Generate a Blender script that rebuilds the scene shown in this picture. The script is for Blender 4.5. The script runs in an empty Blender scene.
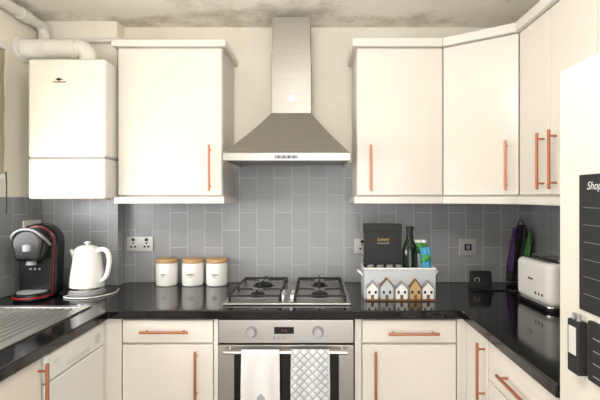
import bpy, bmesh, math, random
from mathutils import Vector, Matrix
random.seed(3)
scn = bpy.context.scene
col = scn.collection
scn.view_settings.view_transform = 'Standard'
scn.view_settings.look = 'None'

# ------------------------------------------------------------------ materials
def lin(c):
    r = []
    for v in c:
        v = v / 255.0
        r.append(v / 12.92 if v <= 0.04045 else ((v + 0.055) / 1.055) ** 2.4)
    return (r[0], r[1], r[2], 1.0)

def mat(name, c, rough=0.5, metal=0.0, vary=0.0, vscale=3.0, bump=0.0, bscale=60.0, coat=0.0, stretch=None, emit=None, spec=None):
    m = bpy.data.materials.new(name)
    m.use_nodes = True
    nt = m.node_tree
    b = nt.nodes['Principled BSDF']
    b.inputs['Base Color'].default_value = lin(c)
    b.inputs['Roughness'].default_value = rough
    b.inputs['Metallic'].default_value = metal
    if coat: b.inputs['Coat Weight'].default_value = coat; b.inputs['Coat Roughness'].default_value = 0.08
    if spec is not None: b.inputs['Specular IOR Level'].default_value = spec
    geo = nt.nodes.new('ShaderNodeNewGeometry')
    mp = nt.nodes.new('ShaderNodeMapping')
    nt.links.new(geo.outputs['Position'], mp.inputs['Vector'])
    if stretch: mp.inputs['Scale'].default_value = stretch
    if vary > 0:
        n = nt.nodes.new('ShaderNodeTexNoise'); n.inputs['Scale'].default_value = vscale; n.inputs['Detail'].default_value = 5
        nt.links.new(mp.outputs[0], n.inputs['Vector'])
        r = nt.nodes.new('ShaderNodeValToRGB')
        l = lin(c)
        r.color_ramp.elements[0].position = 0.3; r.color_ramp.elements[1].position = 0.7
        r.color_ramp.elements[0].color = (l[0]*(1-vary), l[1]*(1-vary*1.05), l[2]*(1-vary*1.2), 1)
        r.color_ramp.elements[1].color = (min(1, l[0]*(1+vary*.5)), min(1, l[1]*(1+vary*.5)), min(1, l[2]*(1+vary*.5)), 1)
        nt.links.new(n.outputs['Fac'], r.inputs['Fac'])
        nt.links.new(r.outputs['Color'], b.inputs['Base Color'])
    if bump > 0:
        n2 = nt.nodes.new('ShaderNodeTexNoise'); n2.inputs['Scale'].default_value = bscale; n2.inputs['Detail'].default_value = 4
        nt.links.new(mp.outputs[0], n2.inputs['Vector'])
        bp = nt.nodes.new('ShaderNodeBump'); bp.inputs['Strength'].default_value = bump; bp.inputs['Distance'].default_value = 0.01
        nt.links.new(n2.outputs['Fac'], bp.inputs['Height'])
        nt.links.new(bp.outputs['Normal'], b.inputs['Normal'])
    if emit:
        b.inputs['Emission Color'].default_value = lin(c); b.inputs['Emission Strength'].default_value = emit
    return m

def tile_mat():
    m = bpy.data.materials.new('grey_painted_tiles'); m.use_nodes = True
    nt = m.node_tree; b = nt.nodes['Principled BSDF']
    geo = nt.nodes.new('ShaderNodeNewGeometry')
    sp = nt.nodes.new('ShaderNodeSeparateXYZ'); nt.links.new(geo.outputs['Position'], sp.inputs[0])
    ad = nt.nodes.new('ShaderNodeMath'); ad.operation = 'ADD'
    nt.links.new(sp.outputs['X'], ad.inputs[0]); nt.links.new(sp.outputs['Y'], ad.inputs[1])
    a2 = nt.nodes.new('ShaderNodeMath'); a2.operation = 'ADD'; a2.inputs[1].default_value = 5.055
    nt.links.new(ad.outputs[0], a2.inputs[0])
    z2 = nt.nodes.new('ShaderNodeMath'); z2.operation = 'ADD'; z2.inputs[1].default_value = 0.09
    nt.links.new(sp.outputs['Z'], z2.inputs[0])
    cb = nt.nodes.new('ShaderNodeCombineXYZ')
    nt.links.new(z2.outputs[0], cb.inputs['X']); nt.links.new(a2.outputs[0], cb.inputs['Y'])
    br = nt.nodes.new('ShaderNodeTexBrick')
    br.offset = 0.5; br.offset_frequency = 2
    br.inputs['Scale'].default_value = 1.0
    br.inputs['Brick Width'].default_value = 0.2
    br.inputs['Row Height'].default_value = 0.1
    br.inputs['Mortar Size'].default_value = 0.0024
    br.inputs['Mortar Smooth'].default_value = 0.3
    br.inputs['Color1'].default_value = lin((139, 141, 144))
    br.inputs['Color2'].default_value = lin((147, 149, 152))
    br.inputs['Mortar'].default_value = lin((178, 179, 181))
    nt.links.new(cb.outputs[0], br.inputs['Vector'])
    nt.links.new(br.outputs['Color'], b.inputs['Base Color'])
    b.inputs['Roughness'].default_value = 0.32
    bp = nt.nodes.new('ShaderNodeBump'); bp.invert = True
    bp.inputs['Strength'].default_value = 0.5; bp.inputs['Distance'].default_value = 0.002
    nt.links.new(br.outputs['Fac'], bp.inputs['Height'])
    n = nt.nodes.new('ShaderNodeTexNoise'); n.inputs['Scale'].default_value = 14
    nt.links.new(geo.outputs['Position'], n.inputs['Vector'])
    bp2 = nt.nodes.new('ShaderNodeBump'); bp2.inputs['Strength'].default_value = 0.15; bp2.inputs['Distance'].default_value = 0.01
    nt.links.new(n.outputs['Fac'], bp2.inputs['Height']); nt.links.new(bp.outputs['Normal'], bp2.inputs['Normal'])
    nt.links.new(bp2.outputs['Normal'], b.inputs['Normal'])
    return m

def granite_mat():
    m = bpy.data.materials.new('black_granite'); m.use_nodes = True
    nt = m.node_tree; b = nt.nodes['Principled BSDF']
    geo = nt.nodes.new('ShaderNodeNewGeometry')
    v = nt.nodes.new('ShaderNodeTexVoronoi'); v.inputs['Scale'].default_value = 160
    nt.links.new(geo.outputs['Position'], v.inputs['Vector'])
    r = nt.nodes.new('ShaderNodeValToRGB')
    r.color_ramp.elements[0].position = 0.08; r.color_ramp.elements[0].color = lin((80, 80, 84))
    r.color_ramp.elements[1].position = 0.22; r.color_ramp.elements[1].color = lin((15, 15, 16))
    nt.links.new(v.outputs['Distance'], r.inputs['Fac'])
    nt.links.new(r.outputs['Color'], b.inputs['Base Color'])
    b.inputs['Roughness'].default_value = 0.10
    return m

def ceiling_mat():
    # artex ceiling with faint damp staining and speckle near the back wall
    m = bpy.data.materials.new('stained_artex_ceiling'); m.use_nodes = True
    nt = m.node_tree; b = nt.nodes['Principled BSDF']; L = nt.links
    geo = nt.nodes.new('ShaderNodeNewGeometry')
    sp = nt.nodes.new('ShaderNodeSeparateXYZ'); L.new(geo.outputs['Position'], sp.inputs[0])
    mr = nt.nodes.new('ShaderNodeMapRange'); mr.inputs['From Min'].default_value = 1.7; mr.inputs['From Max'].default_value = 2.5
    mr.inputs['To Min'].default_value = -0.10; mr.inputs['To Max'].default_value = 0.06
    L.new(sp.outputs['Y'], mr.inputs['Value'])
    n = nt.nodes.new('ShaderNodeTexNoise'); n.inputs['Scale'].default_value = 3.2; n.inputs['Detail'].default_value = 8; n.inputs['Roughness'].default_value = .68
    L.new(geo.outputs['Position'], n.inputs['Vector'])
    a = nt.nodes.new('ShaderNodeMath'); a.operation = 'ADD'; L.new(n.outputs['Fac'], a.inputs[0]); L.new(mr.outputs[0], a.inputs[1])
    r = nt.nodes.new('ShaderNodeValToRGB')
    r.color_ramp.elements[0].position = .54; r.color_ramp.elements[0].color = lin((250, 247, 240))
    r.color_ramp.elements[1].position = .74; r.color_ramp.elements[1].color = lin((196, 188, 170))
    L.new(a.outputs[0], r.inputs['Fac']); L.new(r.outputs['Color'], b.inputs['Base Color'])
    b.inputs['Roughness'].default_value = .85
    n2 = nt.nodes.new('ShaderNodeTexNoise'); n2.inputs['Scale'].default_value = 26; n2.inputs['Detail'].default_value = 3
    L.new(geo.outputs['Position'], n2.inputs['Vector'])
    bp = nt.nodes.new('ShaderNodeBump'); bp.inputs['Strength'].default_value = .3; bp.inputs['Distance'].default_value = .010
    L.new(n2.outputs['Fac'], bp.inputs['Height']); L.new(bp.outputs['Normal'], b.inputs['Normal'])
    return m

def quilt_mat():
    m = bpy.data.materials.new('quilted_grey_check'); m.use_nodes = True
    nt = m.node_tree; b = nt.nodes['Principled BSDF']; L = nt.links
    geo = nt.nodes.new('ShaderNodeNewGeometry')
    sp = nt.nodes.new('ShaderNodeSeparateXYZ'); L.new(geo.outputs['Position'], sp.inputs[0])
    outs = []
    for op in ('ADD', 'SUBTRACT'):
        a = nt.nodes.new('ShaderNodeMath'); a.operation = op; L.new(sp.outputs['X'], a.inputs[0]); L.new(sp.outputs['Z'], a.inputs[1])
        s = nt.nodes.new('ShaderNodeMath'); s.operation = 'MULTIPLY'; s.inputs[1].default_value = 28.0; L.new(a.outputs[0], s.inputs[0])
        p = nt.nodes.new('ShaderNodeMath'); p.operation = 'PINGPONG'; p.inputs[1].default_value = .5; L.new(s.outputs[0], p.inputs[0])
        outs.append(p)
    mn = nt.nodes.new('ShaderNodeMath'); mn.operation = 'MINIMUM'; L.new(outs[0].outputs[0], mn.inputs[0]); L.new(outs[1].outputs[0], mn.inputs[1])
    r = nt.nodes.new('ShaderNodeValToRGB')
    r.color_ramp.elements[0].position = .03; r.color_ramp.elements[0].color = lin((162, 164, 170))
    r.color_ramp.elements[1].position = .20; r.color_ramp.elements[1].color = lin((215, 216, 219))
    L.new(mn.outputs[0], r.inputs['Fac']); L.new(r.outputs['Color'], b.inputs['Base Color'])
    b.inputs['Roughness'].default_value = .9
    bp = nt.nodes.new('ShaderNodeBump'); bp.inputs['Strength'].default_value = .8; bp.inputs['Distance'].default_value = .008
    L.new(mn.outputs[0], bp.inputs['Height']); L.new(bp.outputs['Normal'], b.inputs['Normal'])
    return m

def blind_mat():
    m = mat('cream_blind_fabric', (236, 230, 216), .9)
    nt = m.node_tree; out = nt.nodes['Material Output']; b = nt.nodes['Principled BSDF']
    t = nt.nodes.new('ShaderNodeBsdfTranslucent'); t.inputs[0].default_value = lin((236, 228, 208))
    mx = nt.nodes.new('ShaderNodeMixShader'); mx.inputs[0].default_value = .5
    nt.links.new(b.outputs[0], mx.inputs[1]); nt.links.new(t.outputs[0], mx.inputs[2]); nt.links.new(mx.outputs[0], out.inputs['Surface'])
    return m

M_tile = tile_mat(); M_granite = granite_mat(); M_quilt = quilt_mat()
M_wall = mat('cream_wall_paint', (238, 233, 220), 0.8, vary=0.09, vscale=2.0, bump=0.12, bscale=35)
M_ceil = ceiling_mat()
M_cab = mat('cream_gloss_door', (222, 217, 209), 0.2, vary=0.025)
M_carc = mat('cream_carcass', (216, 211, 203), 0.4)
M_copper = mat('brushed_copper', (190, 126, 96), 0.36, 0.85)
M_boiler = mat('boiler_enamel', (220, 218, 212), 0.3)
M_boiler2 = mat('boiler_fascia', (208, 206, 200), 0.35)
M_steel = mat('brushed_steel', (152, 149, 143), 0.44, 0.8, vary=0.08, vscale=4, stretch=(1, 1, 60))
M_steel_h = mat('brushed_steel_horizontal', (176, 174, 170), 0.33, 0.9, vary=0.08, vscale=4, stretch=(2, 2, 80))
M_chrome = mat('chrome', (215, 215, 215), 0.14, 1.0)
M_white = mat('white_plastic', (226, 226, 224), 0.35)
M_pvc = mat('white_pvc', (228, 226, 220), 0.45)
M_black = mat('black_plastic', (18, 18, 19), 0.25)
M_blackm = mat('black_matt', (24, 24, 26), 0.6)
M_iron = mat('cast_iron', (22, 22, 22), 0.55, bump=0.1)
M_glassblk = mat('black_oven_glass', (10, 10, 11), 0.06)
M_red = mat('red_plastic', (150, 22, 30), 0.3)
M_grey = mat('grey_plastic', (140, 140, 142), 0.4)
M_wood = mat('light_bamboo', (196, 158, 110), 0.5, vary=0.15, vscale=12, stretch=(1, 8, 8))
M_ceramic = mat('white_ceramic', (232, 231, 228), 0.22)
M_towel = mat('white_cotton', (222, 222, 223), 0.9, bump=0.3, bscale=300)
M_print = mat('grey_print', (165, 166, 170), 0.9)
M_label = mat('dark_label_ink', (90, 88, 86), 0.9)
M_floor = mat('floor_laminate', (120, 105, 88), 0.4, vary=0.3, vscale=3, stretch=(1, 8, 1))
M_dark = mat('dark_recess', (40, 38, 36), 0.8)
M_socket = mat('satin_steel_plate', (186, 185, 182), 0.4, 0.5)
M_blind = blind_mat()
M_chalk = mat('chalkboard', (24, 25, 27), 0.7)
M_chalkw = mat('chalk_white', (200, 200, 198), 0.9)
M_green = mat('green_foil', (60, 150, 70), 0.4)
M_blue = mat('blue_foil', (60, 150, 190), 0.4)
M_purple = mat('purple_fabric', (84, 44, 104), 0.6)
M_lime = mat('lime_fabric', (70, 140, 60), 0.6)
M_bottle = mat('dark_green_bottle_glass', (14, 30, 16), 0.08)
M_gold = mat('gold_label', (190, 165, 95), 0.4, 0.5)
M_caddy = mat('pale_grey_enamel', (190, 195, 199), 0.45)
M_brown = mat('brown_timber', (120, 90, 62), 0.6, vary=0.2, vscale=20)
M_screen = mat('dark_screen', (30, 36, 42), 0.1)
M_fridge = mat('fridge_enamel', (216, 213, 203), 0.3)
M_pale = mat('pale_frame', (232, 232, 230), 0.4)

# ------------------------------------------------------------------ helpers
class G:
    def __init__(s, name, loc=(0, 0, 0), rz=0.0, local=False, sc=1.0):
        e = bpy.data.objects.new(name, None)
        e.empty_display_size = 0.05
        e.location = loc; e.rotation_euler = (0, 0, rz); e.scale = (sc, sc, sc)
        col.objects.link(e)
        s.e = e; s.off = Vector((0, 0, 0)) if local else Vector(loc)

def finish(g, name, me, m, bevel=0.0, seg=2, smooth=False, extra=None):
    if m is not None: me.materials.append(m)
    ob = bpy.data.objects.new(name, me)
    col.objects.link(ob)
    if g is not None:
        ob.parent = g.e
        me.transform(Matrix.Translation(-g.off))
    if bevel > 0:
        md = ob.modifiers.new('bevel', 'BEVEL'); md.width = bevel; md.segments = seg; md.limit_method = 'ANGLE'; md.angle_limit = math.radians(40)
        for p in me.polygons: p.use_smooth = True
        w = ob.modifiers.new('wn', 'WEIGHTED_NORMAL'); w.keep_sharp = True
    elif smooth:
        for p in me.polygons: p.use_smooth = True
        try:
            me.set_sharp_from_angle(angle=math.radians(35))
        except Exception: pass
    return ob

def bmesh_obj(g, name, bm, m, **k):
    bmesh.ops.recalc_face_normals(bm, faces=bm.faces)
    me = bpy.data.meshes.new(name); bm.to_mesh(me); bm.free()
    return finish(g, name, me, m, **k)

def add_box(bm, x0, x1, y0, y1, z0, z1):
    vs = [bm.verts.new(p) for p in [(x0, y0, z0), (x1, y0, z0), (x1, y1, z0), (x0, y1, z0), (x0, y0, z1), (x1, y0, z1), (x1, y1, z1), (x0, y1, z1)]]
    for f in [(0, 3, 2, 1), (4, 5, 6, 7), (0, 1, 5, 4), (1, 2, 6, 5), (2, 3, 7, 6), (3, 0, 4, 7)]:
        bm.faces.new([vs[i] for i in f])

def box(g, name, x0, x1, y0, y1, z0, z1, m, bevel=0.0015, seg=2):
    bm = bmesh.new(); add_box(bm, x0, x1, y0, y1, z0, z1)
    return bmesh_obj(g, name, bm, m, bevel=bevel, seg=seg)

def boxes(g, name, lst, m, bevel=0.0):
    bm = bmesh.new()
    for b in lst: add_box(bm, *b)
    return bmesh_obj(g, name, bm, m, bevel=bevel)

def prism(g, name, poly, a0, a1, m, axis='z', bevel=0.0015, seg=2):
    bm = bmesh.new()
    def P(p, a):
        return {'z': (p[0], p[1], a), 'y': (p[0], a, p[1]), 'x': (a, p[0], p[1])}[axis]
    lo = [bm.verts.new(P(p, a0)) for p in poly]; hi = [bm.verts.new(P(p, a1)) for p in poly]
    n = len(poly)
    bm.faces.new(lo); bm.faces.new(hi)
    for i in range(n): bm.faces.new([lo[i], lo[(i+1) % n], hi[(i+1) % n], hi[i]])
    return bmesh_obj(g, name, bm, m, bevel=bevel, seg=seg)

def cyl(g, name, p0, p1, r, m, r2=None, seg=28, bevel=0.0):
    p0 = Vector(p0); p1 = Vector(p1); d = p1 - p0
    bm = bmesh.new()
    bmesh.ops.create_cone(bm, cap_ends=True, segments=seg, radius1=r, radius2=r if r2 is None else r2, depth=d.length)
    q = d.to_track_quat('Z', 'Y').to_matrix().to_4x4()
    bmesh.ops.transform(bm, matrix=Matrix.Translation((p0 + p1) / 2) @ q, verts=bm.verts)
    return bmesh_obj(g, name, bm, m, bevel=bevel, smooth=True)

def lathe(g, name, c, prof, m, seg=40, sy=1.0):
    bm = bmesh.new(); rings = []
    for r, z in prof:
        if r < 1e-5: rings.append([bm.verts.new((c[0], c[1], c[2] + z))])
        else: rings.append([bm.verts.new((c[0] + r*math.cos(2*math.pi*i/seg), c[1] + sy*r*math.sin(2*math.pi*i/seg), c[2] + z)) for i in range(seg)])
    for a, b in zip(rings[:-1], rings[1:]):
        for i in range(seg):
            j = (i + 1) % seg
            if len(a) == 1 and len(b) == 1: continue
            if len(a) == 1: bm.faces.new([a[0], b[i], b[j]])
            elif len(b) == 1: bm.faces.new([a[i], a[j], b[0]])
            else: bm.faces.new([a[i], a[j], b[j], b[i]])
    return bmesh_obj(g, name, bm, m, smooth=True)

def tube(g, name, pts, r, m, cyclic=False, sm=True, res=8):
    pts = [Vector(p) for p in pts]
    if sm and len(pts) > 2:
        out = []
        n = len(pts)
        rng = range(n if cyclic else n - 1)
        for i in rng:
            p0 = pts[(i-1) % n] if cyclic else pts[max(i-1, 0)]
            p1 = pts[i]; p2 = pts[(i+1) % n]
            p3 = pts[(i+2) % n] if cyclic else pts[min(i+2, n-1)]
            for k in range(res):
                t = k / res
                out.append(0.5*((2*p1) + (-p0+p2)*t + (2*p0-5*p1+4*p2-p3)*t*t + (-p0+3*p1-3*p2+p3)*t**3))
        if not cyclic: out.append(pts[-1])
        pts = out
    n = len(pts); S = 12
    bm = bmesh.new(); rings = []
    up = None
    for i, p in enumerate(pts):
        if cyclic: t = pts[(i+1) % n] - pts[i-1]
        else: t = pts[min(i+1, n-1)] - pts[max(i-1, 0)]
        t.normalize()
        if up is None:
            up = Vector((0, 0, 1)) if abs(t.z) < 0.9 else Vector((0, 1, 0))
        u = (up - t*up.dot(t)).normalized(); up = u
        v = t.cross(u)
        rings.append([bm.verts.new(p + r*(math.cos(2*math.pi*k/S)*u + math.sin(2*math.pi*k/S)*v)) for k in range(S)])
    for i in range(n if cyclic else n-1):
        a = rings[i]; b = rings[(i+1) % n]
        for k in range(S): bm.faces.new([a[k], a[(k+1) % S], b[(k+1) % S], b[k]])
    if not cyclic:
        bm.faces.new(rings[0]); bm.faces.new(rings[-1])
    return bmesh_obj(g, name, bm, m, smooth=True)

def surf(g, name, fn, nu, nv, m, thick=0.003):
    bm = bmesh.new()
    vs = [[bm.verts.new(fn(i/nu, j/nv)) for j in range(nv+1)] for i in range(nu+1)]
    for i in range(nu):
        for j in range(nv): bm.faces.new([vs[i][j], vs[i+1][j], vs[i+1][j+1], vs[i][j+1]])
    ob = bmesh_obj(g, name, bm, m)
    for p in ob.data.polygons: p.use_smooth = True
    md = ob.modifiers.new('sol', 'SOLIDIFY'); md.thickness = thick; md.offset = 0
    return ob

def text(g, name, s, loc, size, m, rot=(math.pi/2, 0, 0), ext=0.0006, shear=0.0):
    cu = bpy.data.curves.new(name, 'FONT'); cu.body = s; cu.size = size; cu.extrude = ext; cu.align_x = 'CENTER'; cu.align_y = 'CENTER'; cu.shear = shear
    cu.materials.append(m)
    ob = bpy.data.objects.new(name, cu); col.objects.link(ob)
    ob.location = Vector(loc) - (g.off if g else Vector((0, 0, 0))); ob.rotation_euler = rot
    if g: ob.parent = g.e
    return ob

# ------------------------------------------------------------------ room
XL, XR, YB, YF, ZC = -1.53, 1.24, 2.498, -1.6, 2.377
WT = 2.49   # tiled face
box(None, 'floor', XL-.1, XR+.1, YF-.1, YB+.1, -.1, 0, M_floor, bevel=0)
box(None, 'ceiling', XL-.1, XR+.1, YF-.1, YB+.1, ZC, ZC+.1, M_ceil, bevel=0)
box(None, 'wall_back', XL-.1, XR+.1, YB, YB+.1, 0, ZC, M_wall, bevel=0)
box(None, 'wall_right', XR, XR+.1, YF, YB, 0, ZC, M_wall, bevel=0)
wy0, wy1, wz0, wz1 = 0.55, 1.95, 1.08, 2.12
boxes(None, 'wall_left', [(XL-.1, XL, YF, wy0, 0, ZC), (XL-.1, XL, wy1, YB, 0, ZC), (XL-.1, XL, wy0, wy1, 0, wz0), (XL-.1, XL, wy0, wy1, wz1, ZC)], M_wall)
boxes(None, 'wall_front', [(XL, -1.1, YF-.1, YF, 0, ZC), (1.0, XR, YF-.1, YF, 0, ZC), (-1.1, 1.0, YF-.1, YF, 2.15, ZC)], M_wall)
# boxing at left of back wall
box(None, 'wall_boxing', XL, -1.111, 2.408, YB, 0, ZC, M_wall, bevel=0)
# tiled splashback facings
boxes(None, 'splashback_tiles_1', [(-1.103, XR-.008, WT, YB, .912, 1.41), (-.476, .20, WT, YB, 1.41, 1.597)], M_tile)
box(None, 'splashback_tiles_2', XL+.008, -1.103, 2.40, 2.408, .912, 1.40, M_tile, bevel=0)
box(None, 'splashback_tiles_3', -1.111, -1.103, 2.408, WT, .912, 1.40, M_tile, bevel=0)
boxes(None, 'splashback_tiles_4', [(XL, XL+.008, wy1+.03, 2.408, .912, 1.40), (XL, XL+.008, .2, wy1+.03, .912, 1.06)], M_tile)
box(None, 'splashback_tiles_5', XR-.008, XR, 1.14, WT, .912, 1.41, M_tile, bevel=0)

# windows
g = G('window_1', (XL-.05, (wy0+wy1)/2, wz0))
fr = .05
boxes(g, 'frame', [(XL-.08, XL-.03, wy0, wy0+fr, wz0, wz1), (XL-.08, XL-.03, wy1-fr, wy1, wz0, wz1), (XL-.08, XL-.03, wy0+fr, wy1-fr, wz0, wz0+fr), (XL-.08, XL-.03, wy0+fr, wy1-fr, wz1-fr, wz1), (XL-.08, XL-.03, 1.225, 1.275, wz0+fr, wz1-fr)], M_white, bevel=.002)
g = G('door_1', (-.05, YF-.05, 0))  # unseen glazed door, added as an opening for the rear fill light
boxes(g, 'frame', [(-1.1, -1.04, YF-.08, YF-.03, 0, 2.15), (.94, 1.0, YF-.08, YF-.03, 0, 2.15), (-1.04, .94, YF-.08, YF-.03, 2.09, 2.15), (-1.04, .94, YF-.08, YF-.03, 0, .06), (-.08, -.02, YF-.08, YF-.03, .06, 2.09)], M_white, bevel=.002)
# blind
g = G('window_blind', (-1.475, 1.3, 1.8))
def blindf(u, v):
    z = 2.10 - .60*v
    return (-1.482 + .002*math.sin(v*math.pi*6), .5 + 1.55*u, z)
surf(g, 'fabric', blindf, 4, 30, M_blind, .004)
box(g, 'headrail', -1.528, -1.465, .5, 2.05, 2.095, 2.13, M_white)
box(g, 'bottom_bar', -1.487, -1.472, .5, 2.055, 1.488, 1.508, M_white)
tube(g, 'pull_cord', [(-1.468, 2.045, 1.52), (-1.466, 2.047, 1.45), (-1.466, 2.045, 1.40), (-1.47, 2.05, 1.32)], .003, M_blackm)

# ------------------------------------------------------------------ worktop
WZ0, WZ1 = .872, .91
out = [(XL+.001, .2), (-.903, .2), (-.903, 1.87), (.626, 1.87), (.626, 1.135), (XR-.001, 1.135), (XR-.001, YB-.001), (-1.102, YB-.001), (-1.102, 2.407), (XL+.001, 2.407)]
wt = prism(None, 'worktop', out, WZ0, WZ1, M_granite, bevel=0)
cut = box(None, 'tmp', -1.41, -1.03, .82, 1.26, .8, 1.0, M_granite, bevel=0)
bo = wt.modifiers.new('b', 'BOOLEAN'); bo.object = cut; bo.operation = 'DIFFERENCE'; bo.solver = 'EXACT'
bpy.context.view_layer.update()
me2 = bpy.data.meshes.new_from_object(wt.evaluated_get(bpy.context.evaluated_depsgraph_get()))
wt.modifiers.clear(); wt.data = me2
bpy.data.objects.remove(cut)
md = wt.modifiers.new('bevel', 'BEVEL'); md.width = .004; md.segments = 2; md.limit_method = 'ANGLE'

# sink & drainer
g = G('sink_drainer', (-1.22, 1.4, .91))
x0, x1, y0, y1 = -1.45, -1.005, .78, 1.93
s = .9105; t = .914
boxes(g, 'rim', [(x0, x1, y0, .83, s, t), (x0, -1.40, .83, 1.25, s, t), (-1.04, x1, .83, 1.25, s, t), (x0, x1, 1.25, 1.32, s, t), (x0, x0+.03, 1.32, y1, s, t+.003), (x1-.03, x1, 1.32, y1, s, t+.003), (x0+.03, x1-.03, y1-.03, y1, s, t+.003), (x0+.03, x1-.03, 1.32, y1-.03, s, t-.001)], M_steel_h, bevel=.0012)
for i in range(11):
    xx = x0 + .062 + i*.032
    prism(g, 'rib_%d' % (i+1), [(xx-.008, t-.002), (xx-.004, t+.004), (xx+.004, t+.004), (xx+.008, t-.002)], 1.36, y1-.05, M_steel_h, axis='y', bevel=.001)
boxes(g, 'bowl', [(-1.40, -1.397, .83, 1.25, .74, s), (-1.043, -1.04, .83, 1.25, .74, s), (-1.397, -1.043, .83, .833, .74, s), (-1.397, -1.043, 1.247, 1.25, .74, s), (-1.397, -1.043, .833, 1.247, .74, .743)], M_steel_h)
tube(g, 'tap_spout', [(-1.43, 1.28, .914), (-1.43, 1.28, 1.12), (-1.40, 1.24, 1.17), (-1.33, 1.17, 1.17), (-1.29, 1.12, 1.12)], .011, M_chrome)
cyl(g, 'tap_base', (-1.42, 1.285, .914), (-1.42, 1.285, .96), .02, M_chrome)

# ------------------------------------------------------------------ cabinets
def dseg(g, name, p0, p1, z0, z1, m=M_cab, t=.018, gap=.0018, bev=.0025):
    p0 = Vector(p0); p1 = Vector(p1); d = (p1-p0).normalized()
    n = Vector((-d.y, d.x))
    a = p0 + d*gap; b = p1 - d*gap
    return prism(g, name, [a, b, b+n*t, a+n*t], z0, z1, m, bevel=bev, seg=2)

def handle_v(g, p, n, z0, z1):
    n = Vector(n).normalized(); q = Vector(p) + n*.03
    w = .0055
    tn = Vector((-n.y, n.x))
    c = [q - tn*w - n*w, q + tn*w - n*w, q + tn*w + n*w, q - tn*w + n*w]
    prism(g, 'handle_bar', c, z0, z1, M_copper, bevel=.0035, seg=3)
    for k, z in enumerate((z0+.025, z1-.025)):
        cyl(g, 'handle_post_%d' % (k+1), (p[0], p[1], z), (q.x, q.y, z), .004, M_copper)

def handle_h(g, p, q, n, z):
    n = Vector(n).normalized(); P = Vector(p) + n*.03; Q = Vector(q) + n*.03
    a, b = P - n*.0055, P + n*.0055; c, d = Q + n*.0055, Q - n*.0055
    prism(g, 'handle_bar', [a, b, c, d], z-.0055, z+.0055, M_copper, bevel=.0035, seg=3)
    dr = (Vector(q)-Vector(p)).normalized()
    for k, s_ in enumerate((Vector(p)+dr*.025, Vector(q)-dr*.025)):
        cyl(g, 'handle_post_%d' % (k+1), (s_.x, s_.y, z), (s_.x+n.x*.03, s_.y+n.y*.03, z), .004, M_copper)

FY = 1.89
g = G('base_cabinet', (-.65, 2.2, 0))
box(g, 'carcass', -.85, -.432, FY+.018, 2.48, .15, .871, M_carc, 0)
dseg(g, 'drawer_front', (-.85, FY), (-.452, FY), .765, .862)
dseg(g, 'door', (-.85, FY), (-.452, FY), .155, .755)
box(g, 'end_panel', -.449, -.431, FY-.001, FY+.018, .15, .871, M_carc)
box(g, 'plinth', -.905, -.431, FY+.05, FY+.066, 0, .15, M_carc)
handle_h(g, (-.765, FY), (-.555, FY), (0, -1), .817)
handle_v(g, (-.524, FY), (0, -1), .52, .735)
g = G('base_cabinet', (.4, 2.2, 0))
box(g, 'carcass', .165, .61, FY+.018, 2.48, .15, .871, M_carc, 0)
box(g, 'end_panel', .165, .193, FY-.001, FY+.018, .15, .871, M_carc)
dseg(g, 'drawer_front', (.196, FY), (.608, FY), .765, .862)
dseg(g, 'door', (.196, FY), (.608, FY), .155, .755)
box(g, 'plinth', .165, .64, FY+.05, FY+.066, 0, .15, M_carc)
handle_h(g, (.306, FY), (.528, FY), (0, -1), .81)
handle_v(g, (.253, FY), (0, -1), .52, .735)
g = G('base_cabinet', (-1.2, 1.0, 0))
box(g, 'carcass', -1.52, -.938, .25, .80, .15, .871, M_carc, 0)
boxes(g, 'carcass_under_sink', [(-1.52, -.938, .80, 1.448, .15, .70), (-.99, -.938, .80, 1.448, .70, .871)], M_carc)
dseg(g, 'door_1', (-.92, 1.0), (-.92, 1.45), .155, .862)
dseg(g, 'door_2', (-.92, .55), (-.92, 1.0), .155, .862)
dseg(g, 'door_3', (-.92, .25), (-.92, .55), .155, .862)
box(g, 'plinth', -.986, -.97, .25, 1.448, 0, .15, M_carc)
handle_v(g, (-.92, 1.43), (1, 0), .63, .85)
handle_v(g, (-.92, .60), (1, 0), .63, .845)
g = G('corner_post', (-.9, 1.9, 0))
prism(g, 'post', [(-.92, 1.862), (-.92, FY), (-.853, FY), (-.853, FY+.018), (-.938, FY+.018), (-.938, 1.862)], .15, .871, M_carc, bevel=.001)
# dishwasher
g = G('dishwasher', (-1.2, 1.65, 0))
box(g, 'body', -1.50, -.945, 1.458, 1.855, .02, .868, M_white, .003)
box(g, 'door', -.945, -.915, 1.458, 1.855, .14, .765, M_white, .006, 3)
box(g, 'control_panel', -.945, -.912, 1.458, 1.855, .770, .866, M_white, .006, 3)
box(g, 'kick_plate', -.985, -.97, 1.458, 1.855, .0, .13, M_white)
box(g, 'pull_recess', -.913, -.9105, 1.58, 1.74, .785, .800, M_boiler2, .001)
for i in range(3): cyl(g, 'button_%d' % (i+1), (-.913, 1.50+.022*i, .83), (-.909, 1.50+.022*i, .83), .005, M_boiler2)
for i in range(4): box(g, 'vent_%d' % (i+1), -.9125, -.9112, 1.78, 1.82, .795+.01*i, .798+.01*i, M_grey, 0)
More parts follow.
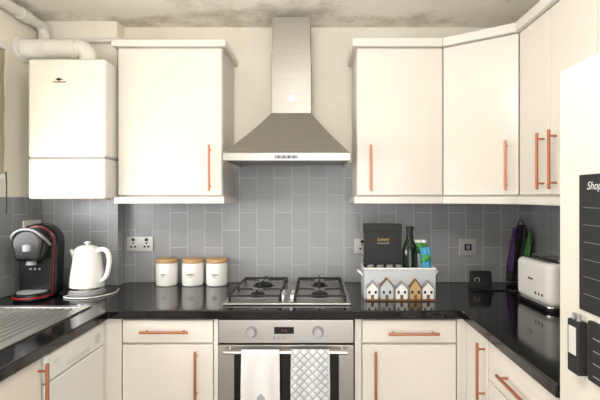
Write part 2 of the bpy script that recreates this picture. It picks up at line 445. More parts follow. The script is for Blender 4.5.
# right run
g = G('base_cabinet', (.95, 1.5, 0))
box(g, 'carcass', .663, 1.23, 1.14, 1.87, .15, .871, M_carc, 0)
dseg(g, 'door', (.645, 1.868), (.645, 1.635), .155, .862)
dseg(g, 'drawer_front_1', (.645, 1.63), (.645, 1.142), .715, .862)
dseg(g, 'drawer_front_2', (.645, 1.63), (.645, 1.142), .435, .710)
dseg(g, 'drawer_front_3', (.645, 1.63), (.645, 1.142), .155, .430)
prism(g, 'corner_filler', [(.611, FY+.0), (.645, FY), (.645, 1.872), (.663, 1.872), (.663, FY+.018), (.611, FY+.018)], .15, .871, M_carc, bevel=.001)
box(g, 'plinth', .70, .716, 1.14, 1.93, 0, .15, M_carc)
handle_v(g, (.645, 1.665), (-1, 0), .62, .84)
handle_h(g, (.645, 1.49), (.645, 1.27), (-1, 0), .787)
handle_h(g, (.645, 1.49), (.645, 1.27), (-1, 0), .60)
handle_h(g, (.645, 1.49), (.645, 1.27), (-1, 0), .33)

# wall cabinets
CF = 2.17; D0, D1 = 1.41, 2.145
d = .024; e = .014
g = G('wall_cabinet', (-.74, 2.33, 1.37))
box(g, 'carcass', -.997, -.476, CF+.018, WT-.001, 1.40, 2.148, M_carc, .001)
dseg(g, 'door', (-.997, CF), (-.476, CF), D0, D1)
prism(g, 'cornice', [(-.997-d, WT+.003), (-.997-d, CF-d), (-.476+d, CF-d), (-.476+d, WT+.003)], 2.148, 2.182, M_cab, bevel=.006, seg=3)
prism(g, 'pelmet', [(-.997-e, WT-.001), (-.997-e, CF-e), (-.476+e, CF-e), (-.476+e, WT-.001)], 1.367, 1.402, M_cab, bevel=.003)
handle_v(g, (-.534, CF), (0, -1), 1.43, 1.66)
g = G('wall_cabinet', (.41, 2.33, 1.37))
box(g, 'carcass', .20, .629, CF+.018, WT-.001, 1.40, 2.148, M_carc, .001)
dseg(g, 'door', (.20, CF), (.63, CF), D0, D1)
def A(d): return [(.20-d, WT-.001), (.20-d, CF-d), (.63-.312*d, CF-d), (.63, WT-.001)]
prism(g, 'cornice', A(d), 2.148, 2.19, M_cab, bevel=.004)
prism(g, 'pelmet', A(e), 1.367, 1.402, M_cab, bevel=.002)
handle_v(g, (.267, CF), (0, -1), 1.43, 1.66)
P0 = Vector((.63, CF)); P1 = Vector((.92, 1.97)); XW = XR-.010
g = G('corner_wall_cabinet', (.95, 2.3, 1.37))
prism(g, 'carcass', [(.631, WT-.001), (.631, CF+.025), (.93, 1.99), (.94, 1.972), (XW, 1.972), (XW, WT-.001)], 1.40, 2.148, M_carc, bevel=.001)
dseg(g, 'door', P0, P1, D0, D1, gap=.003)
def B(d): return [(.631, WT-.001), (.63-.312*d+.001, CF-d), (.92-d, 1.97-.525*d+.001), (XW, 1.971), (XW, WT-.001)]
prism(g, 'cornice', B(d), 2.148, 2.19, M_cab, bevel=.004)
prism(g, 'pelmet', B(e), 1.367, 1.402, M_cab, bevel=.002)
dd = (P1-P0).normalized(); nn = Vector((dd.y, -dd.x))
hp = P1 - dd*.055
handle_v(g, (hp.x, hp.y), nn, 1.43, 1.66)
g = G('wall_cabinet', (1.08, 1.55, 1.37))
box(g, 'carcass', .938, XW, 1.14, 1.969, 1.40, 2.148, M_carc, .001)
dseg(g, 'door_1', (.92, 1.969), (.92, 1.71), D0, D1)
dseg(g, 'door_2', (.92, 1.71), (.92, 1.425), D0, D1)
dseg(g, 'door_3', (.92, 1.425), (.92, 1.14), D0, D1)
def C(d): return [(XW, 1.969), (.92-d, 1.969-.525*d), (.92-d, 1.14), (XW, 1.14)]
prism(g, 'cornice', C(d), 2.148, 2.19, M_cab, bevel=.004)
prism(g, 'pelmet', C(e), 1.367, 1.402, M_cab, bevel=.002)
handle_v(g, (.92, 1.755), (-1, 0), 1.43, 1.66)
handle_v(g, (.92, 1.665), (-1, 0), 1.43, 1.66)

# ------------------------------------------------------------------ fridge
g = G('fridge_freezer', (.93, .82, 0))
box(g, 'body', .69, 1.22, .53, 1.125, .02, 1.72, M_fridge, .006)
box(g, 'fridge_door', .626, .685, .53, 1.125, .62, 1.726, M_fridge, .012, 4)
box(g, 'freezer_door', .626, .685, .53, 1.125, .06, .612, M_fridge, .012, 4)
for i, (a, b) in enumerate(((.72, .56), (.72, 1.09), (1.18, .56), (1.18, 1.09))): cyl(g, 'foot_%d' % (i+1), (a, b, 0), (a, b, .025), .018, M_black)
g = G('chalkboard_planner', (.62, .9, 1.3))
box(g, 'board', .6215, .6255, .73, 1.028, 1.135, 1.452, M_chalk, .001)
rr = (math.pi/2, 0, -math.pi/2)
text(g, 'heading', 'Shopping', (.6208, .950, 1.425), .026, M_chalkw, rr, .0003, .3)
for i in range(6):
    box(g, 'rule_%d' % (i+1), .6208, .6214, .76, 1.01, 1.375-.040*i, 1.3758-.040*i, M_grey, 0)
g = G('magnetic_pen_holder', (.61, 1.02, 1.06))
box(g, 'tray', .603, .6255, 1.00, 1.045, .985, 1.11, M_blackm, .003)
box(g, 'label', .6015, .6028, 1.008, 1.037, 1.03, 1.095, M_chalkw, .0004)
for i in range(2): cyl(g, 'pen_%d' % (i+1), (.612, 1.012+.018*i, 1.05), (.612, 1.012+.018*i, 1.125), .005, M_grey)
g = G('magnetic_notepad', (.62, .93, 1.02))
box(g, 'pad', .615, .6255, .86, .985, .985, 1.12, M_blackm, .002)
for i in range(4): box(g, 'note_rule_%d' % (i+1), .6143, .6149, .88, .965, 1.00+.028*i, 1.002+.028*i, M_grey, 0)

# ------------------------------------------------------------------ boiler + pipes
g = G('gas_boiler', (-1.2, 2.25, 1.385))
BX0, BX1, BY0, BY1 = -1.383, -1.01, 2.07, 2.398
box(g, 'upper_casing', BX0, BX1, BY0, BY1, 1.59, 2.062, M_boiler, .014, 4)
box(g, 'lower_casing', BX0, BX1, BY0+.002, BY1, 1.39, 1.585, M_boiler2, .012, 4)
box(g, 'inner_band', BX0+.006, BX1-.006, BY0+.01, BY1, 1.57, 1.61, M_grey, 0)
prism(g, 'badge', [(-1.250, 1.962), (-1.235, 1.970), (-1.212, 1.962), (-1.235, 1.955)], BY0-.0015, BY0+.001, M_dark, axis='y', bevel=0)
box(g, 'badge_bar', -1.262, -1.198, BY0-.001, BY0+.001, 1.947, 1.952, M_red, 0)
for i, xx in enumerate((-1.32, -1.26, -1.2, -1.13, -1.08)): cyl(g, 'pipe_stub_%d' % (i+1), (xx, 2.34, 1.392), (xx, 2.34, 1.381), .009, M_copper)
g = G('boiler_flue', (-1.35, 2.22, 2.1))
cyl(g, 'horizontal_duct', (XL+.003, 2.24, 2.166), (-1.235, 2.24, 2.166), .048, M_pvc, seg=40)
tube(g, 'elbow', [(-1.24, 2.24, 2.166), (-1.215, 2.24, 2.163), (-1.19, 2.24, 2.145), (-1.178, 2.24, 2.115), (-1.177, 2.24, 2.09)], .046, M_pvc)
cyl(g, 'collar_1', (-1.42, 2.24, 2.166), (-1.39, 2.24, 2.166), .052, M_pvc, seg=40)
cyl(g, 'collar_2', (-1.26, 2.24, 2.166), (-1.235, 2.24, 2.166), .052, M_pvc, seg=40)
cyl(g, 'wall_seal', (XL+.001, 2.24, 2.166), (XL+.02, 2.24, 2.166), .066, M_pvc, seg=40)
cyl(g, 'boiler_collar', (-1.177, 2.24, 2.064), (-1.177, 2.24, 2.098), .056, M_pvc, seg=40)
g = G('waste_pipe', (-1.48, 2.2, 2.3))
tube(g, 'pipe', [(-1.49, 1.0, 2.325), (-1.49, 2.28, 2.325), (-1.49, 2.345, 2.315), (-1.485, 2.365, 2.26), (-1.485, 2.365, 2.235)], .026, M_pvc, sm=True, res=10)
cyl(g, 'coupling', (-1.49, 2.17, 2.325), (-1.49, 2.23, 2.325), .032, M_pvc)
cyl(g, 'coupling_2', (-1.485, 2.365, 2.28), (-1.485, 2.365, 2.235), .032, M_pvc)
g = G('condensate_pipe', (-1.2, 2.38, 2.25))
tube(g, 'pipe', [(-1.44, 2.385, 2.26), (-1.13, 2.385, 2.262), (-1.07, 2.385, 2.262), (-1.05, 2.385, 2.24), (-1.05, 2.385, 2.07)], .013, M_pvc)

# ------------------------------------------------------------------ extractor hood
g = G('cooker_hood', (-.14, 2.25, 1.57))
hx0, hx1, hy0, hy1 = -.441, .155, 2.03, WT-.002
cx0, cx1, cy0 = -.233, -.030, 2.22
bm = bmesh.new()
zb, zt = 1.607, 1.83
N = 8
rings = []
for i in range(N+1):
    t_ = i/N
    k = t_ + .035*math.sin(math.pi*t_)
    xa = hx0 + (cx0-hx0)*k; xb = hx1 + (cx1-hx1)*k
    ya = hy0 + (cy0-hy0)*k
    z = zb + (zt-zb)*t_
    rings.append([bm.verts.new(p) for p in ((xa, ya, z), (xb, ya, z), (xb, hy1, z), (xa, hy1, z))])
for a, b in zip(rings[:-1], rings[1:]):
    for i in range(4): bm.faces.new([a[i], a[(i+1) % 4], b[(i+1) % 4], b[i]])
bm.faces.new(rings[0]); bm.faces.new(rings[-1])
bmesh_obj(g, 'canopy', bm, M_steel, smooth=True)
boxes(g, 'lip', [(hx0, hx1, hy0, hy0+.012, 1.571, 1.607), (hx0, hx0+.012, hy0+.012, hy1, 1.571, 1.607), (hx1-.012, hx1, hy0+.012, hy1, 1.571, 1.607)], M_steel_h, bevel=.001)
box(g, 'grease_filter', hx0+.012, hx1-.012, hy0+.012, hy1, 1.582, 1.600, M_grey, 0)
box(g, 'chimney_lower', cx0, cx1, cy0, hy1, zt-.002, 2.14, M_steel, .002)
box(g, 'chimney_upper', cx0+.004, cx1-.004, cy0+.004, hy1, 2.14, 2.325, M_steel, .002)
cyl(g, 'badge', (-.131, cy0-.004, 1.905), (-.131, cy0+.001, 1.905), .018, M_white)
box(g, 'switch_panel', -.20, -.09, hy0-.003, hy0, 1.580, 1.596, M_grey, .001)
for i in range(4): cyl(g, 'button_%d' % (i+1), (-.18+.024*i, hy0-.005, 1.588), (-.18+.024*i, hy0-.002, 1.588), .004, M_black)

# ------------------------------------------------------------------ hob
g = G('gas_hob', (-.136, 2.2, .91))
hz = .9105
box(g, 'steel_plate', -.426, .154, 1.955, 2.445, hz, hz+.010, M_steel_h, .004, 3)
burn = [(-.285, 2.09, .032), (-.285, 2.32, .045), (.013, 2.09, .038), (.013, 2.32, .032)]
for i, (bx, by, br_) in enumerate(burn):
    lathe(g, 'burner_%d' % (i+1), (bx, by, hz+.010), [(br_+.012, 0), (br_+.012, .004), (br_, .006), (br_, .016), (br_*.8, .020), (0, .021)], M_iron)
    lathe(g, 'burner_ring_%d' % (i+1), (bx, by, hz+.010), [(br_+.022, 0), (br_+.020, .003), (br_+.012, .004)], M_grey)
for j, xc in enumerate((-.285, .013)):
    a0, a1, b0, b1 = xc-.115, xc+.115, 1.985, 2.42
    zt_ = hz+.045
    tube(g, 'pan_support_frame_%d' % (j+1), [(a0, b0, zt_-.008), (a1, b0, zt_-.008), (a1, b1, zt_-.008), (a0, b1, zt_-.008)], .005, M_iron, cyclic=True, sm=False)
    k = 0
    for yc in (2.09, 2.32):
        for dx, dy in ((1, 0), (-1, 0), (0, 1), (0, -1)):
            k += 1
            L = .115 if dx else .108
            p = (xc+dx*L, yc+dy*(L if dy else 0), zt_-.006)
            q_ = (xc+dx*.025, yc+dy*.025, zt_)
            tube(g, 'finger_%d_%d' % (j+1, k), [p, ((p[0]+q_[0])/2+dx*.03, (p[1]+q_[1])/2+dy*.03, zt_+.003), q_], .0042, M_iron, sm=False)
    for k, (xx, yy) in enumerate(((a0, b0), (a1, b0), (a0, b1), (a1, b1), (a0, 2.205), (a1, 2.205))):
        cyl(g, 'leg_%d_%d' % (j+1, k+1), (xx, yy, hz+.009), (xx, yy, zt_-.006), .006, M_iron)
for i, (kx, ky) in enumerate(((-.160, 2.02), (-.112, 2.02), (-.160, 2.10), (-.112, 2.10))):
    lathe(g, 'knob_%d' % (i+1), (kx, ky, hz+.010), [(.020, 0), (.020, .004), (.016, .006), (.015, .026), (.012, .029), (0, .029)], M_chrome)

# ------------------------------------------------------------------ oven
g = G('built_in_oven', (-.133, 2.15, .3))
ox0, ox1 = -.426, .158
box(g, 'body', ox0+.01, ox1-.01, FY, 2.44, .29, .868, M_dark, 0)
box(g, 'control_panel', ox0, ox1, FY-.016, FY, .768, .868, M_steel_h, .002)
box(g, 'door', ox0, ox1, FY-.018, FY, .29, .760, M_steel_h, .002)
box(g, 'door_glass', -.358, .095, FY-.021, FY-.0181, .345, .722, M_glassblk, .002)
box(g, 'plinth', ox0, ox1, FY+.05, FY+.066, 0, .15, M_carc)
box(g, 'bottom_panel', ox0, ox1, FY-.001, FY+.018, .155, .285, M_cab)
box(g, 'display', -.185, -.100, FY-.0175, FY-.0155, .808, .838, M_glassblk, .001)
text(g, 'clock_digits', '10:42', (-.1425, FY-.018, .823), .013, mat('amber_digits', (130, 80, 50), .5), ext=.0003)
for i, kx in enumerate((-.283, .004)):
    cyl(g, 'knob_%d' % (i+1), (kx, FY-.016, .818), (kx, FY-.042, .818), .021, M_chrome, r2=.017)
    cyl(g, 'knob_ring_%d' % (i+1), (kx, FY-.0155, .818), (kx, FY-.019, .818), .026, M_grey)
for i in range(3): cyl(g, 'button_%d' % (i+1), (-.185+.02*i, FY-.015, .793), (-.185+.02*i, FY-.02, .793), .005, M_grey)
HZ = .742; HY = FY-.058
cyl(g, 'handle_bar', (ox0+.03, HY, HZ), (ox1-.03, HY, HZ), .008, M_chrome)
for i, xx in enumerate((ox0+.05, ox1-.05)): cyl(g, 'handle_post_%d' % (i+1), (xx, FY-.018, HZ), (xx, HY, HZ), .007, M_chrome)

def towel(name, xa, xb, zbot, quilt=False, back=.14):
    g = G(name, ((xa+xb)/2, HY, HZ))
    Lf = HZ - zbot; Rr = .0115
    tot = Lf + math.pi*Rr + back
    def f(u, v):
        s_ = v*tot
        x = xa + (xb-xa)*u
        if s_ < back:
            y, z = HY+Rr, HZ - (back - s_)
        elif s_ < back+math.pi*Rr:
            a = (s_-back)/Rr
            y, z = HY+Rr*math.cos(a), HZ+Rr*math.sin(a)
        else:
            q = s_-back-math.pi*Rr
            y, z = HY-Rr-.002*math.sin(q*9), HZ-q
            w = min(1, q/.1)
            y -= w*.005*math.sin(u*11+.5)
            x += .004*math.sin(q*6)*(u-.5)
        return (x, y, z)
    surf(g, 'cloth', f, 36, 80, M_quilt if quilt else M_towel, .003 if not quilt else .006)
    return g
g = towel('tea_towel', -.318, -.158, .36)
prism(g, 'printed_motif', [(-.252, .535), (-.252, .56), (-.235, .578), (-.218, .56), (-.218, .535)], HY-.0215, HY-.0195, M_print, axis='y', bevel=0)
g = towel('quilted_oven_glove', -.108, .052, .44, True)
tube(g, 'edge_piping', [(-.106, HY-.014, .74), (-.108, HY-.016, .60), (-.106, HY-.016, .445), (.049, HY-.016, .445), (.052, HY-.016, .60), (.050, HY-.014, .74)], .0035, mat('pale_blue_piping', (190, 196, 205), .9), sm=False)

# ------------------------------------------------------------------ sockets
def plate(name, x, z, w, h, yf, double=False, kind='socket'):
    g = G(name, (x, yf, z))
    box(g, 'plate', x-w/2, x+w/2, yf-.009, yf-.0005, z-h/2, z+h/2, M_socket, .003, 3)
    cs = [x-w*.25, x+w*.25] if double else [x]
    for i, c in enumerate(cs):
        if kind == 'socket':
            for k, (ax, az, aw) in enumerate(((0, .006, .004), (-.011, -.014, .005), (.011, -.014, .005))):
                box(g, 'hole_%d_%d' % (i+1, k+1), c+ax-aw, c+ax+aw, yf-.0097, yf-.0088, z+az-.005, z+az+.005, M_black, 0)
            box(g, 'rocker_%d' % (i+1), c-.009, c+.009, yf-.013, yf-.009, z+.018, z+.034, M_black, .001)
        else:
            box(g, 'insert_%d' % (i+1), c-.020, c+.020, yf-.0105, yf-.009, z-.018, z+.018, M_black, .001)
            box(g, 'rocker_%d' % (i+1), c-.010, c+.010, yf-.0145, yf-.0105, z-.012, z+.012, M_grey, .001)
plate('double_socket', (140.5-317)/174, 1.40-(244-197)/174, .152, .088, WT, True)
plate('single_socket', (362-317)/174, 1.40-(246-197)/174, .09, .088, WT)
plate('wall_switch', (467.5-317)/174, 1.40-(247-197)/174, .10, .10, WT, kind='switch')
g = G('plug_socket', (-1.52, 2.31, 1.22))
box(g, 'plate', XL+.0085, XL+.018, 2.235, 2.38, 1.190, 1.277, M_white, .004, 3)
box(g, 'plug_1', XL+.018, XL+.048, 2.25, 2.29, 1.205, 1.25, M_black, .006, 3)
box(g, 'plug_2', XL+.018, XL+.045, 2.32, 2.36, 1.205, 1.25, M_white, .006, 3)
tube(g, 'flex', [(XL+.035, 2.27, 1.205), (XL+.035, 2.275, 1.12), (XL+.03, 2.29, .99), (XL+.035, 2.29, .918)], .0032, M_black)

# ------------------------------------------------------------------ kettle
kx, ky = -1.160, 2.19
g = G('electric_kettle', (kx, ky, .91), math.radians(-12), True, 1.06)
lathe(g, 'power_base', (0, 0, 0), [(0, .0005), (.080, .0005), (.082, .006), (.080, .016), (.074, .020), (0, .020)], M_grey)
lathe(g, 'body', (0, 0, 0), [(0, .021), (.072, .021), (.076, .026), (.077, .045), (.074, .09), (.067, .14), (.060, .185), (.056, .205), (.054, .210), (0, .210)], M_ceramic)
lathe(g, 'base_ring', (0, 0, 0), [(.0765, .028), (.0785, .030), (.0785, .038), (.0765, .040)], M_chrome)
lathe(g, 'lid', (0, 0, 0), [(.055, .209), (.054, .216), (.044, .226), (.026, .232), (.010, .234), (0, .235)], M_ceramic)
lathe(g, 'lid_knob', (0, 0, 0), [(.006, .233), (.006, .239), (.013, .242), (.014, .247), (.008, .251), (0, .252)], M_ceramic)
bm = bmesh.new()
ra = []
for t_, hw, zz0, zz1, xx in ((0, .030, .13, .205, -.050), (.5, .020, .165, .208, -.072), (1, .010, .196, .212, -.090)):
    ring = []
    for k in range(12):
        a = 2*math.pi*k/12
        ring.append(bm.verts.new((xx, hw*math.cos(a), (zz0+zz1)/2 + (zz1-zz0)/2*math.sin(a))))
    ra.append(ring)
for a, b in zip(ra[:-1], ra[1:]):
    for k in range(12): bm.faces.new([a[k], a[(k+1) % 12], b[(k+1) % 12], b[k]])
bm.faces.new(ra[0]); bm.faces.new(ra[-1])
bmesh_obj(g, 'spout', bm, M_ceramic, smooth=True)
tube(g, 'handle', [(.045, 0, .200), (.075, 0, .215), (.105, 0, .208), (.118, 0, .175), (.115, 0, .13), (.100, 0, .085), (.068, 0, .062)], .011, M_ceramic)
tube(g, 'flex', [(-.05, -.065, .004), (-.04, -.10, .004), (.03, -.105, .004), (.09, -.075, .004), (.12, .03, .004), (.08, .12, .004)], .003, M_white)

# ------------------------------------------------------------------ coffee machine
mx, my = -1.372, 2.125
g = G('pod_coffee_machine', (mx, my, .91), math.radians(6), True, 1.04)
def arch(w, h, z0, n=24, b=.90, k=1.05):
    # rounded-top outline, slightly narrower at the foot
    pts = [(-w*b, z0), (w*b, z0)]
    for i in range(n+1):
        a = math.pi*i/n
        pts.append((w*math.cos(a), z0 + h - w*k + w*k*math.sin(a)))
    return pts
prism(g, 'rear_shell', arch(.090, .345, .001), -.005, .090, M_black, axis='y', bevel=.02, seg=5)
prism(g, 'surround_trim', arch(.080, .330, .006), -.0085, -.004, M_red, axis='y', bevel=.001, seg=3)
prism(g, 'front_recess', arch(.077, .325, .008), -.018, -.008, M_black, axis='y', bevel=.003)
prism(g, 'brew_head', arch(.070, .150, .178, b=.78, k=1.0), -.090, -.010, M_black, axis='y', bevel=.018, seg=5)
tube(g, 'lever', [(-.072, -.03, .250), (-.066, -.085, .290), (-.035, -.096, .318), (0, -.098, .325), (.035, -.096, .318), (.066, -.085, .290), (.072, -.03, .250)], .006, M_grey)
lathe(g, 'head_dial', (0, -.078, .238), [(.022, -.012), (.022, .012), (.016, .018), (0, .019)], M_grey)
cyl(g, 'nozzle', (0, -.050, .180), (0, -.050, .160), .018, M_grey, r2=.022)
lathe(g, 'drip_tray', (0, -.045, 0), [(0, .001), (.068, .001), (.074, .008), (.072, .030), (.066, .034), (0, .032)], M_black)
lathe(g, 'tray_rim', (0, -.045, 0), [(.0745, .012), (.0765, .014), (.0765, .018), (.0745, .020)], M_red)
lathe(g, 'tray_grid', (0, -.045, 0), [(0, .034), (.060, .034), (.060, .037), (0, .037)], M_grey)
for i in range(3): cyl(g, 'button_%d' % (i+1), (-.02+.02*i, -.017, .135), (-.02+.02*i, -.021, .135), .005, M_grey)

# ------------------------------------------------------------------ canisters
for px, lab in ((167, 'tea'), (193, 'coffee'), (217, 'sugar')):
    cx = (px-317)*2.42/433; cy = 2.42
    g = G('storage_canister', (cx, cy, .91))
    c = (cx, cy, .9105)
    lathe(g, 'jar', c, [(0, 0), (.053, 0), (.057, .004), (.059, .02), (.059, .116), (.056, .124), (.050, .126), (0, .126)], M_ceramic)
    lathe(g, 'lid', c, [(0, .1265), (.055, .1265), (.0575, .130), (.0575, .144), (.055, .147), (0, .147)], M_wood)
    lathe(g, 'seal', c, [(.0515, .125), (.0515, .127)], M_grey)
    text(g, 'label_text', lab, (cx, cy-.0598, .91+.066), .017, M_label, ext=.0008, shear=.3)
    box(g, 'label_line', cx-.012, cx+.012, cy-.0602, cy-.058, .91+.050, .91+.0512, M_label, 0)

# ------------------------------------------------------------------ caddy with contents
g = G('countertop_caddy', (.395, 2.14, .91))
ax0, ax1, ay0, ay1 = .226, .568, 2.075, 2.215
boxes(g, 'tray', [(ax0, ax1, ay0, ay1, .9105, .918), (ax0, ax1, ay0, ay0+.006, .918, 1.055), (ax0, ax1, ay1-.006, ay1, .918, 1.055), (ax0, ax0+.006, ay0+.006, ay1-.006, .918, 1.055), (ax1-.006, ax1, ay0+.006, ay1-.006, .918, 1.055)], M_caddy, bevel=.001)
tube(g, 'rim', [(ax0, ay0, 1.056), (ax1, ay0, 1.056), (ax1, ay1, 1.056), (ax0, ay1, 1.056)], .005, M_pale, cyclic=True, sm=False)
for i, xx in enumerate((ax0-.003, ax1+.003)):
    tube(g, 'side_handle_%d' % (i+1), [(xx, 2.11, 1.02), (xx+(-.018 if i == 0 else .018), 2.12, 1.035), (xx+(-.018 if i == 0 else .018), 2.17, 1.035), (xx, 2.18, 1.02)], .004, M_pale)
box(g, 'black_gift_box', .236, .420, 2.150, 2.200, .919, 1.262, M_blackm, .003)
box(g, 'gift_box_lid', .234, .422, 2.148, 2.202, 1.225, 1.266, M_blackm, .003)
text(g, 'gift_box_lettering', 'Luxury', (.328, 2.1492, 1.19), .020, M_gold, ext=.0004, shear=.3)
text(g, 'gift_box_lettering_small', 'CHOCOLATES', (.328, 2.1492, 1.170), .009, M_chalkw, ext=.0004)
lathe(g, 'bottle_glass', (.455, 2.125, .919), [(0, 0), (.034, 0), (.037, .005), (.037, .215), (.031, .245), (.018, .272), (.0155, .32), (.018, .322), (.018, .335), (0, .336)], M_bottle)
lathe(g, 'bottle_foil', (.455, 2.125, .919), [(.0168, .285), (.0166, .319), (.019, .321), (.019, .337), (0, .3375)], M_blackm)
lathe(g, 'bottle_label', (.455, 2.125, .919), [(.0375, .05), (.0375, .120)], M_gold)
def pk(x0, x1, yc, z0, z1):
    def f(u, v):
        b = math.sin(u*math.pi)*math.sin(min(1, max(0, v))*math.pi)
        return (x0+(x1-x0)*u + .006*math.sin(v*3), yc-.016*b + .003*math.sin(17*u+9*v), z0+(z1-z0)*v)
    return f
surf(g, 'packet_blue', pk(.500, .552, 2.118, .925, 1.155), 14, 24, M_blue, .003)
surf(g, 'packet_green_panel', pk(.503, .549, 2.114, 1.08, 1.12), 14, 10, M_green, .003)
surf(g, 'packet_white', pk(.478, .548, 2.178, .925, 1.185), 14, 24, M_white, .003)
surf(g, 'packet_lime_panel', pk(.482, .545, 2.172, 1.11, 1.17), 14, 10, M_lime, .003)
for i, xx in enumerate((.262, .308, .354, .40)):
    lathe(g, 'jar_%d' % (i+1), (xx, 2.112, .919), [(0, 0), (.019, 0), (.019, .125), (.015, .13), (0, .13)], M_ceramic)
    lathe(g, 'jar_lid_%d' % (i+1), (xx, 2.112, .919), [(.0175, .1305), (.018, .150), (0, .151)], M_grey)
hx = [.262, .330, .400, .465, .525]
wd = [.052, .060, .056, .050, .052]; ht = [.078, .092, .074, .088, .078]
g = G('wooden_house_ornament', (.39, 2.055, .91))
box(g, 'base_strip', .232, .556, 2.038, 2.068, .9105, .918, M_brown, .001)
for i in range(5):
    x, w, h = hx[i], wd[i]/2, ht[i]
    prism(g, 'house_%d' % (i+1), [(x-w, .918), (x+w, .918), (x+w, .918+h*.62), (x, .918+h), (x-w, .918+h*.62)], 2.045, 2.063, (M_ceramic, M_caddy, M_pale, M_wood, M_ceramic)[i], axis='y', bevel=.001)
    prism(g, 'roof_%d' % (i+1), [(x-w-.004, .918+h*.60), (x, .918+h+.001), (x+w+.004, .918+h*.60), (x+w+.004, .918+h*.68), (x, .918+h+.009), (x-w-.004, .918+h*.68)], 2.042, 2.066, M_brown if i % 2 else M_grey, axis='y', bevel=.0005)
    box(g, 'door_%d' % (i+1), x-.007, x+.007, 2.0435, 2.0455, .918, .938, M_brown, 0)
    for k, sx in enumerate((-.015, .015)): box(g, 'window_%d_%d' % (i+1, k+1), x+sx-.005, x+sx+.005, 2.0435, 2.0455, .944, .957, M_dark, 0)

# ------------------------------------------------------------------ small display on stand
g = G('digital_clock', (.87, 2.30, .91), math.radians(-10), True)
prism(g, 'housing', [(-.012, .004), (.034, .004), (.034, .014), (.022, .095), (.010, .097)], -.055, .055, M_black, axis='x', bevel=.004, seg=3)
prism(g, 'screen', [(-.0135, .016), (-.0115, .016), (.0085, .088), (.0065, .088)], -.047, .047, M_screen, axis='x', bevel=0)
box(g, 'foot', -.045, .045, -.025, .045, .0005, .006, M_blackm, .002)
tube(g, 'icon_ring', [(-.02+.012*math.cos(a*math.pi/4), -.0055, .05+.012*math.sin(a*math.pi/4)) for a in range(8)], .0012, M_chalkw, cyclic=True)

# ------------------------------------------------------------------ toaster
g = G('toaster', (1.068, 1.975, .91), math.radians(2), True, 1.07)
tw, tl, th = .088, .138, .195
def rr_(w, l, r, n=6):
    pts = []
    for cx_, cy_, a0 in ((w-r, l-r, 0), (-w+r, l-r, 90), (-w+r, -l+r, 180), (w-r, -l+r, 270)):
        for i in range(n+1):
            a = math.radians(a0+90*i/n); pts.append((cx_+r*math.cos(a), cy_+r*math.sin(a)))
    return pts
prism(g, 'foot_base', rr_(tw-.006, tl-.006, .03), .0005, .012, M_blackm, bevel=.002)
prism(g, 'chrome_band', rr_(tw+.001, tl+.001, .035), .012, .022, M_chrome, bevel=.002)
prism(g, 'body', rr_(tw, tl, .035), .022, .190, M_ceramic, bevel=.022, seg=6)
prism(g, 'top_plate', rr_(tw-.022, tl-.022, .02), .188, .1935, M_chrome, bevel=.001)
for i, xx in enumerate((-.026, .026)): box(g, 'slot_%d' % (i+1), xx-.013, xx+.013, -.098, .098, .1936, .195, M_dark, .001)
for i, xx in enumerate((-.026, .026)):
    tube(g, 'bun_rail_%d' % (i+1), [(xx, -.10, .196), (xx, -.10, .206), (xx, .10, .206), (xx, .10, .196)], .002, M_chrome, sm=False)
box(g, 'lever_slot', -.003, .003, -tl-.001, -tl+.002, .07, .150, M_black, 0)
box(g, 'lever', -.022, .022, -tl-.022, -tl-.001, .125, .139, M_chrome, .003)
cyl(g, 'browning_dial', (0, -tl, .052), (0, -tl-.014, .052), .016, M_chrome)
for i in range(3): cyl(g, 'side_button_%d' % (i+1), (-tw, -.09+.025*i, .06), (-tw-.004, -.09+.025*i, .06), .006, M_chrome)
box(g, 'side_badge', -tw-.0012, -tw+.001, -.015, .025, .108, .116, M_chrome, .0005)
tube(g, 'flex', [(0, tl, .03), (.03, tl+.05, .01), (-.05, tl+.12, .004), (-.14, tl+.13, .004), (-.16, tl+.06, .004)], .003, M_black)

# ------------------------------------------------------------------ hanging bag
g = G('hanging_fabric_bag', (1.14, 2.46, 1.2))
def bagf(x0, x1, yc, zt_, zb_, taper):
    def f(u, v):
        w = taper + (1-taper)*math.sin(min(1, v*1.25)*math.pi/2)
        xm = (x0+x1)/2 + .02*(1-v)
        return (xm + (x1-x0)*(u-.5)*w, yc - .018*math.sin(u*math.pi)*w + .006*math.sin(u*14+v*3), zt_+(zb_-zt_)*v)
    return f
surf(g, 'bag_body', bagf(1.075, 1.215, 2.462, 1.24, .925, .35), 30, 26, M_blackm, .004)
surf(g, 'purple_trim', bagf(1.077, 1.105, 2.445, 1.225, .98, .35), 10, 26, M_purple, .003)
surf(g, 'green_trim', bagf(1.165, 1.195, 2.440, 1.20, 1.06, .35), 10, 26, M_lime, .003)
tube(g, 'strap', [(1.15, 2.462, 1.23), (1.145, 2.465, 1.25), (1.16, 2.47, 1.27), (1.175, 2.465, 1.25), (1.17, 2.462, 1.23)], .003, M_blackm)
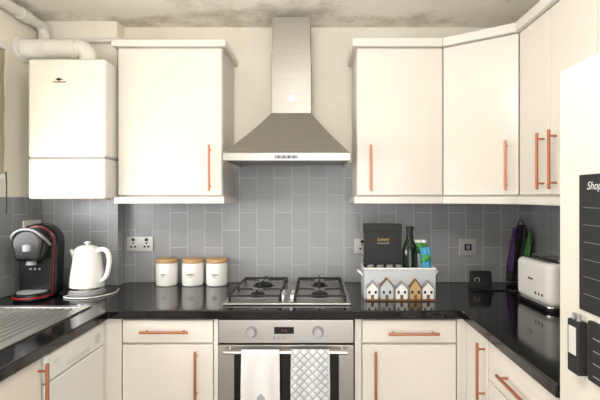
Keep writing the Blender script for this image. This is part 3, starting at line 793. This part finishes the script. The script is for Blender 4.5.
tube(g, 'wall_hook', [(1.16, 2.489, 1.285), (1.16, 2.47, 1.28), (1.16, 2.462, 1.265), (1.16, 2.455, 1.28)], .003, M_chrome)

# ------------------------------------------------------------------ added ceiling lamp + lights
g = G('added_ceiling_lamp', (-.1, .55, ZC))  # unseen lamp with glowing dome, added to light the room
lathe(g, 'rose', (-.1, .55, ZC-.025), [(0, 0), (.08, 0), (.085, .012), (.08, .0245), (0, .0245)], M_white)
lathe(g, 'opal_dome', (-.1, .55, ZC-.025), [(.13, 0), (.12, -.04), (.08, -.07), (0, -.085)], mat('opal_glass', (255, 244, 225), .4, emit=3.0))

def area(name, loc, rot, sx, sy, p, c=(1, 1, 1)):
    l = bpy.data.lights.new(name, 'AREA'); l.shape = 'RECTANGLE'; l.size = sx; l.size_y = sy; l.energy = p; l.color = c
    o = bpy.data.objects.new(name, l); o.location = loc; o.rotation_euler = rot; col.objects.link(o); return o
area('rear_fill_light', (-.05, YF-.12, 1.1), (math.radians(100), 0, 0), 2.0, 2.0, 47, (1.0, .985, .965))  # added fill from behind the camera, shining in through the doorway
area('daylight_window', (XL-.12, 1.25, 1.55), (0, math.radians(-90), 0), 1.0, 1.35, 50, (.98, .99, 1.0))
l = bpy.data.lights.new('ceiling_fill_light', 'POINT'); l.energy = 24; l.shadow_soft_size = .1; l.color = (1, .96, .90)  # point fill under the added lamp, brightens ceiling and upper walls
o = bpy.data.objects.new('ceiling_fill_light', l); o.location = (-.1, .75, ZC-.24); col.objects.link(o)
w = bpy.data.worlds.new('World'); scn.world = w; w.use_nodes = True
bg = w.node_tree.nodes['Background']; bg.inputs[0].default_value = (.90, .95, 1, 1); bg.inputs[1].default_value = 1.0

# ------------------------------------------------------------------ camera
cam = bpy.data.cameras.new('Camera'); cam.lens = 26; cam.sensor_width = 36
cam.shift_x = -17/600; cam.shift_y = -3/600; cam.clip_start = .02
co = bpy.data.objects.new('Camera', cam); co.location = (0, 0, 1.40); co.rotation_euler = (math.radians(90), 0, 0)
col.objects.link(co); scn.camera = co
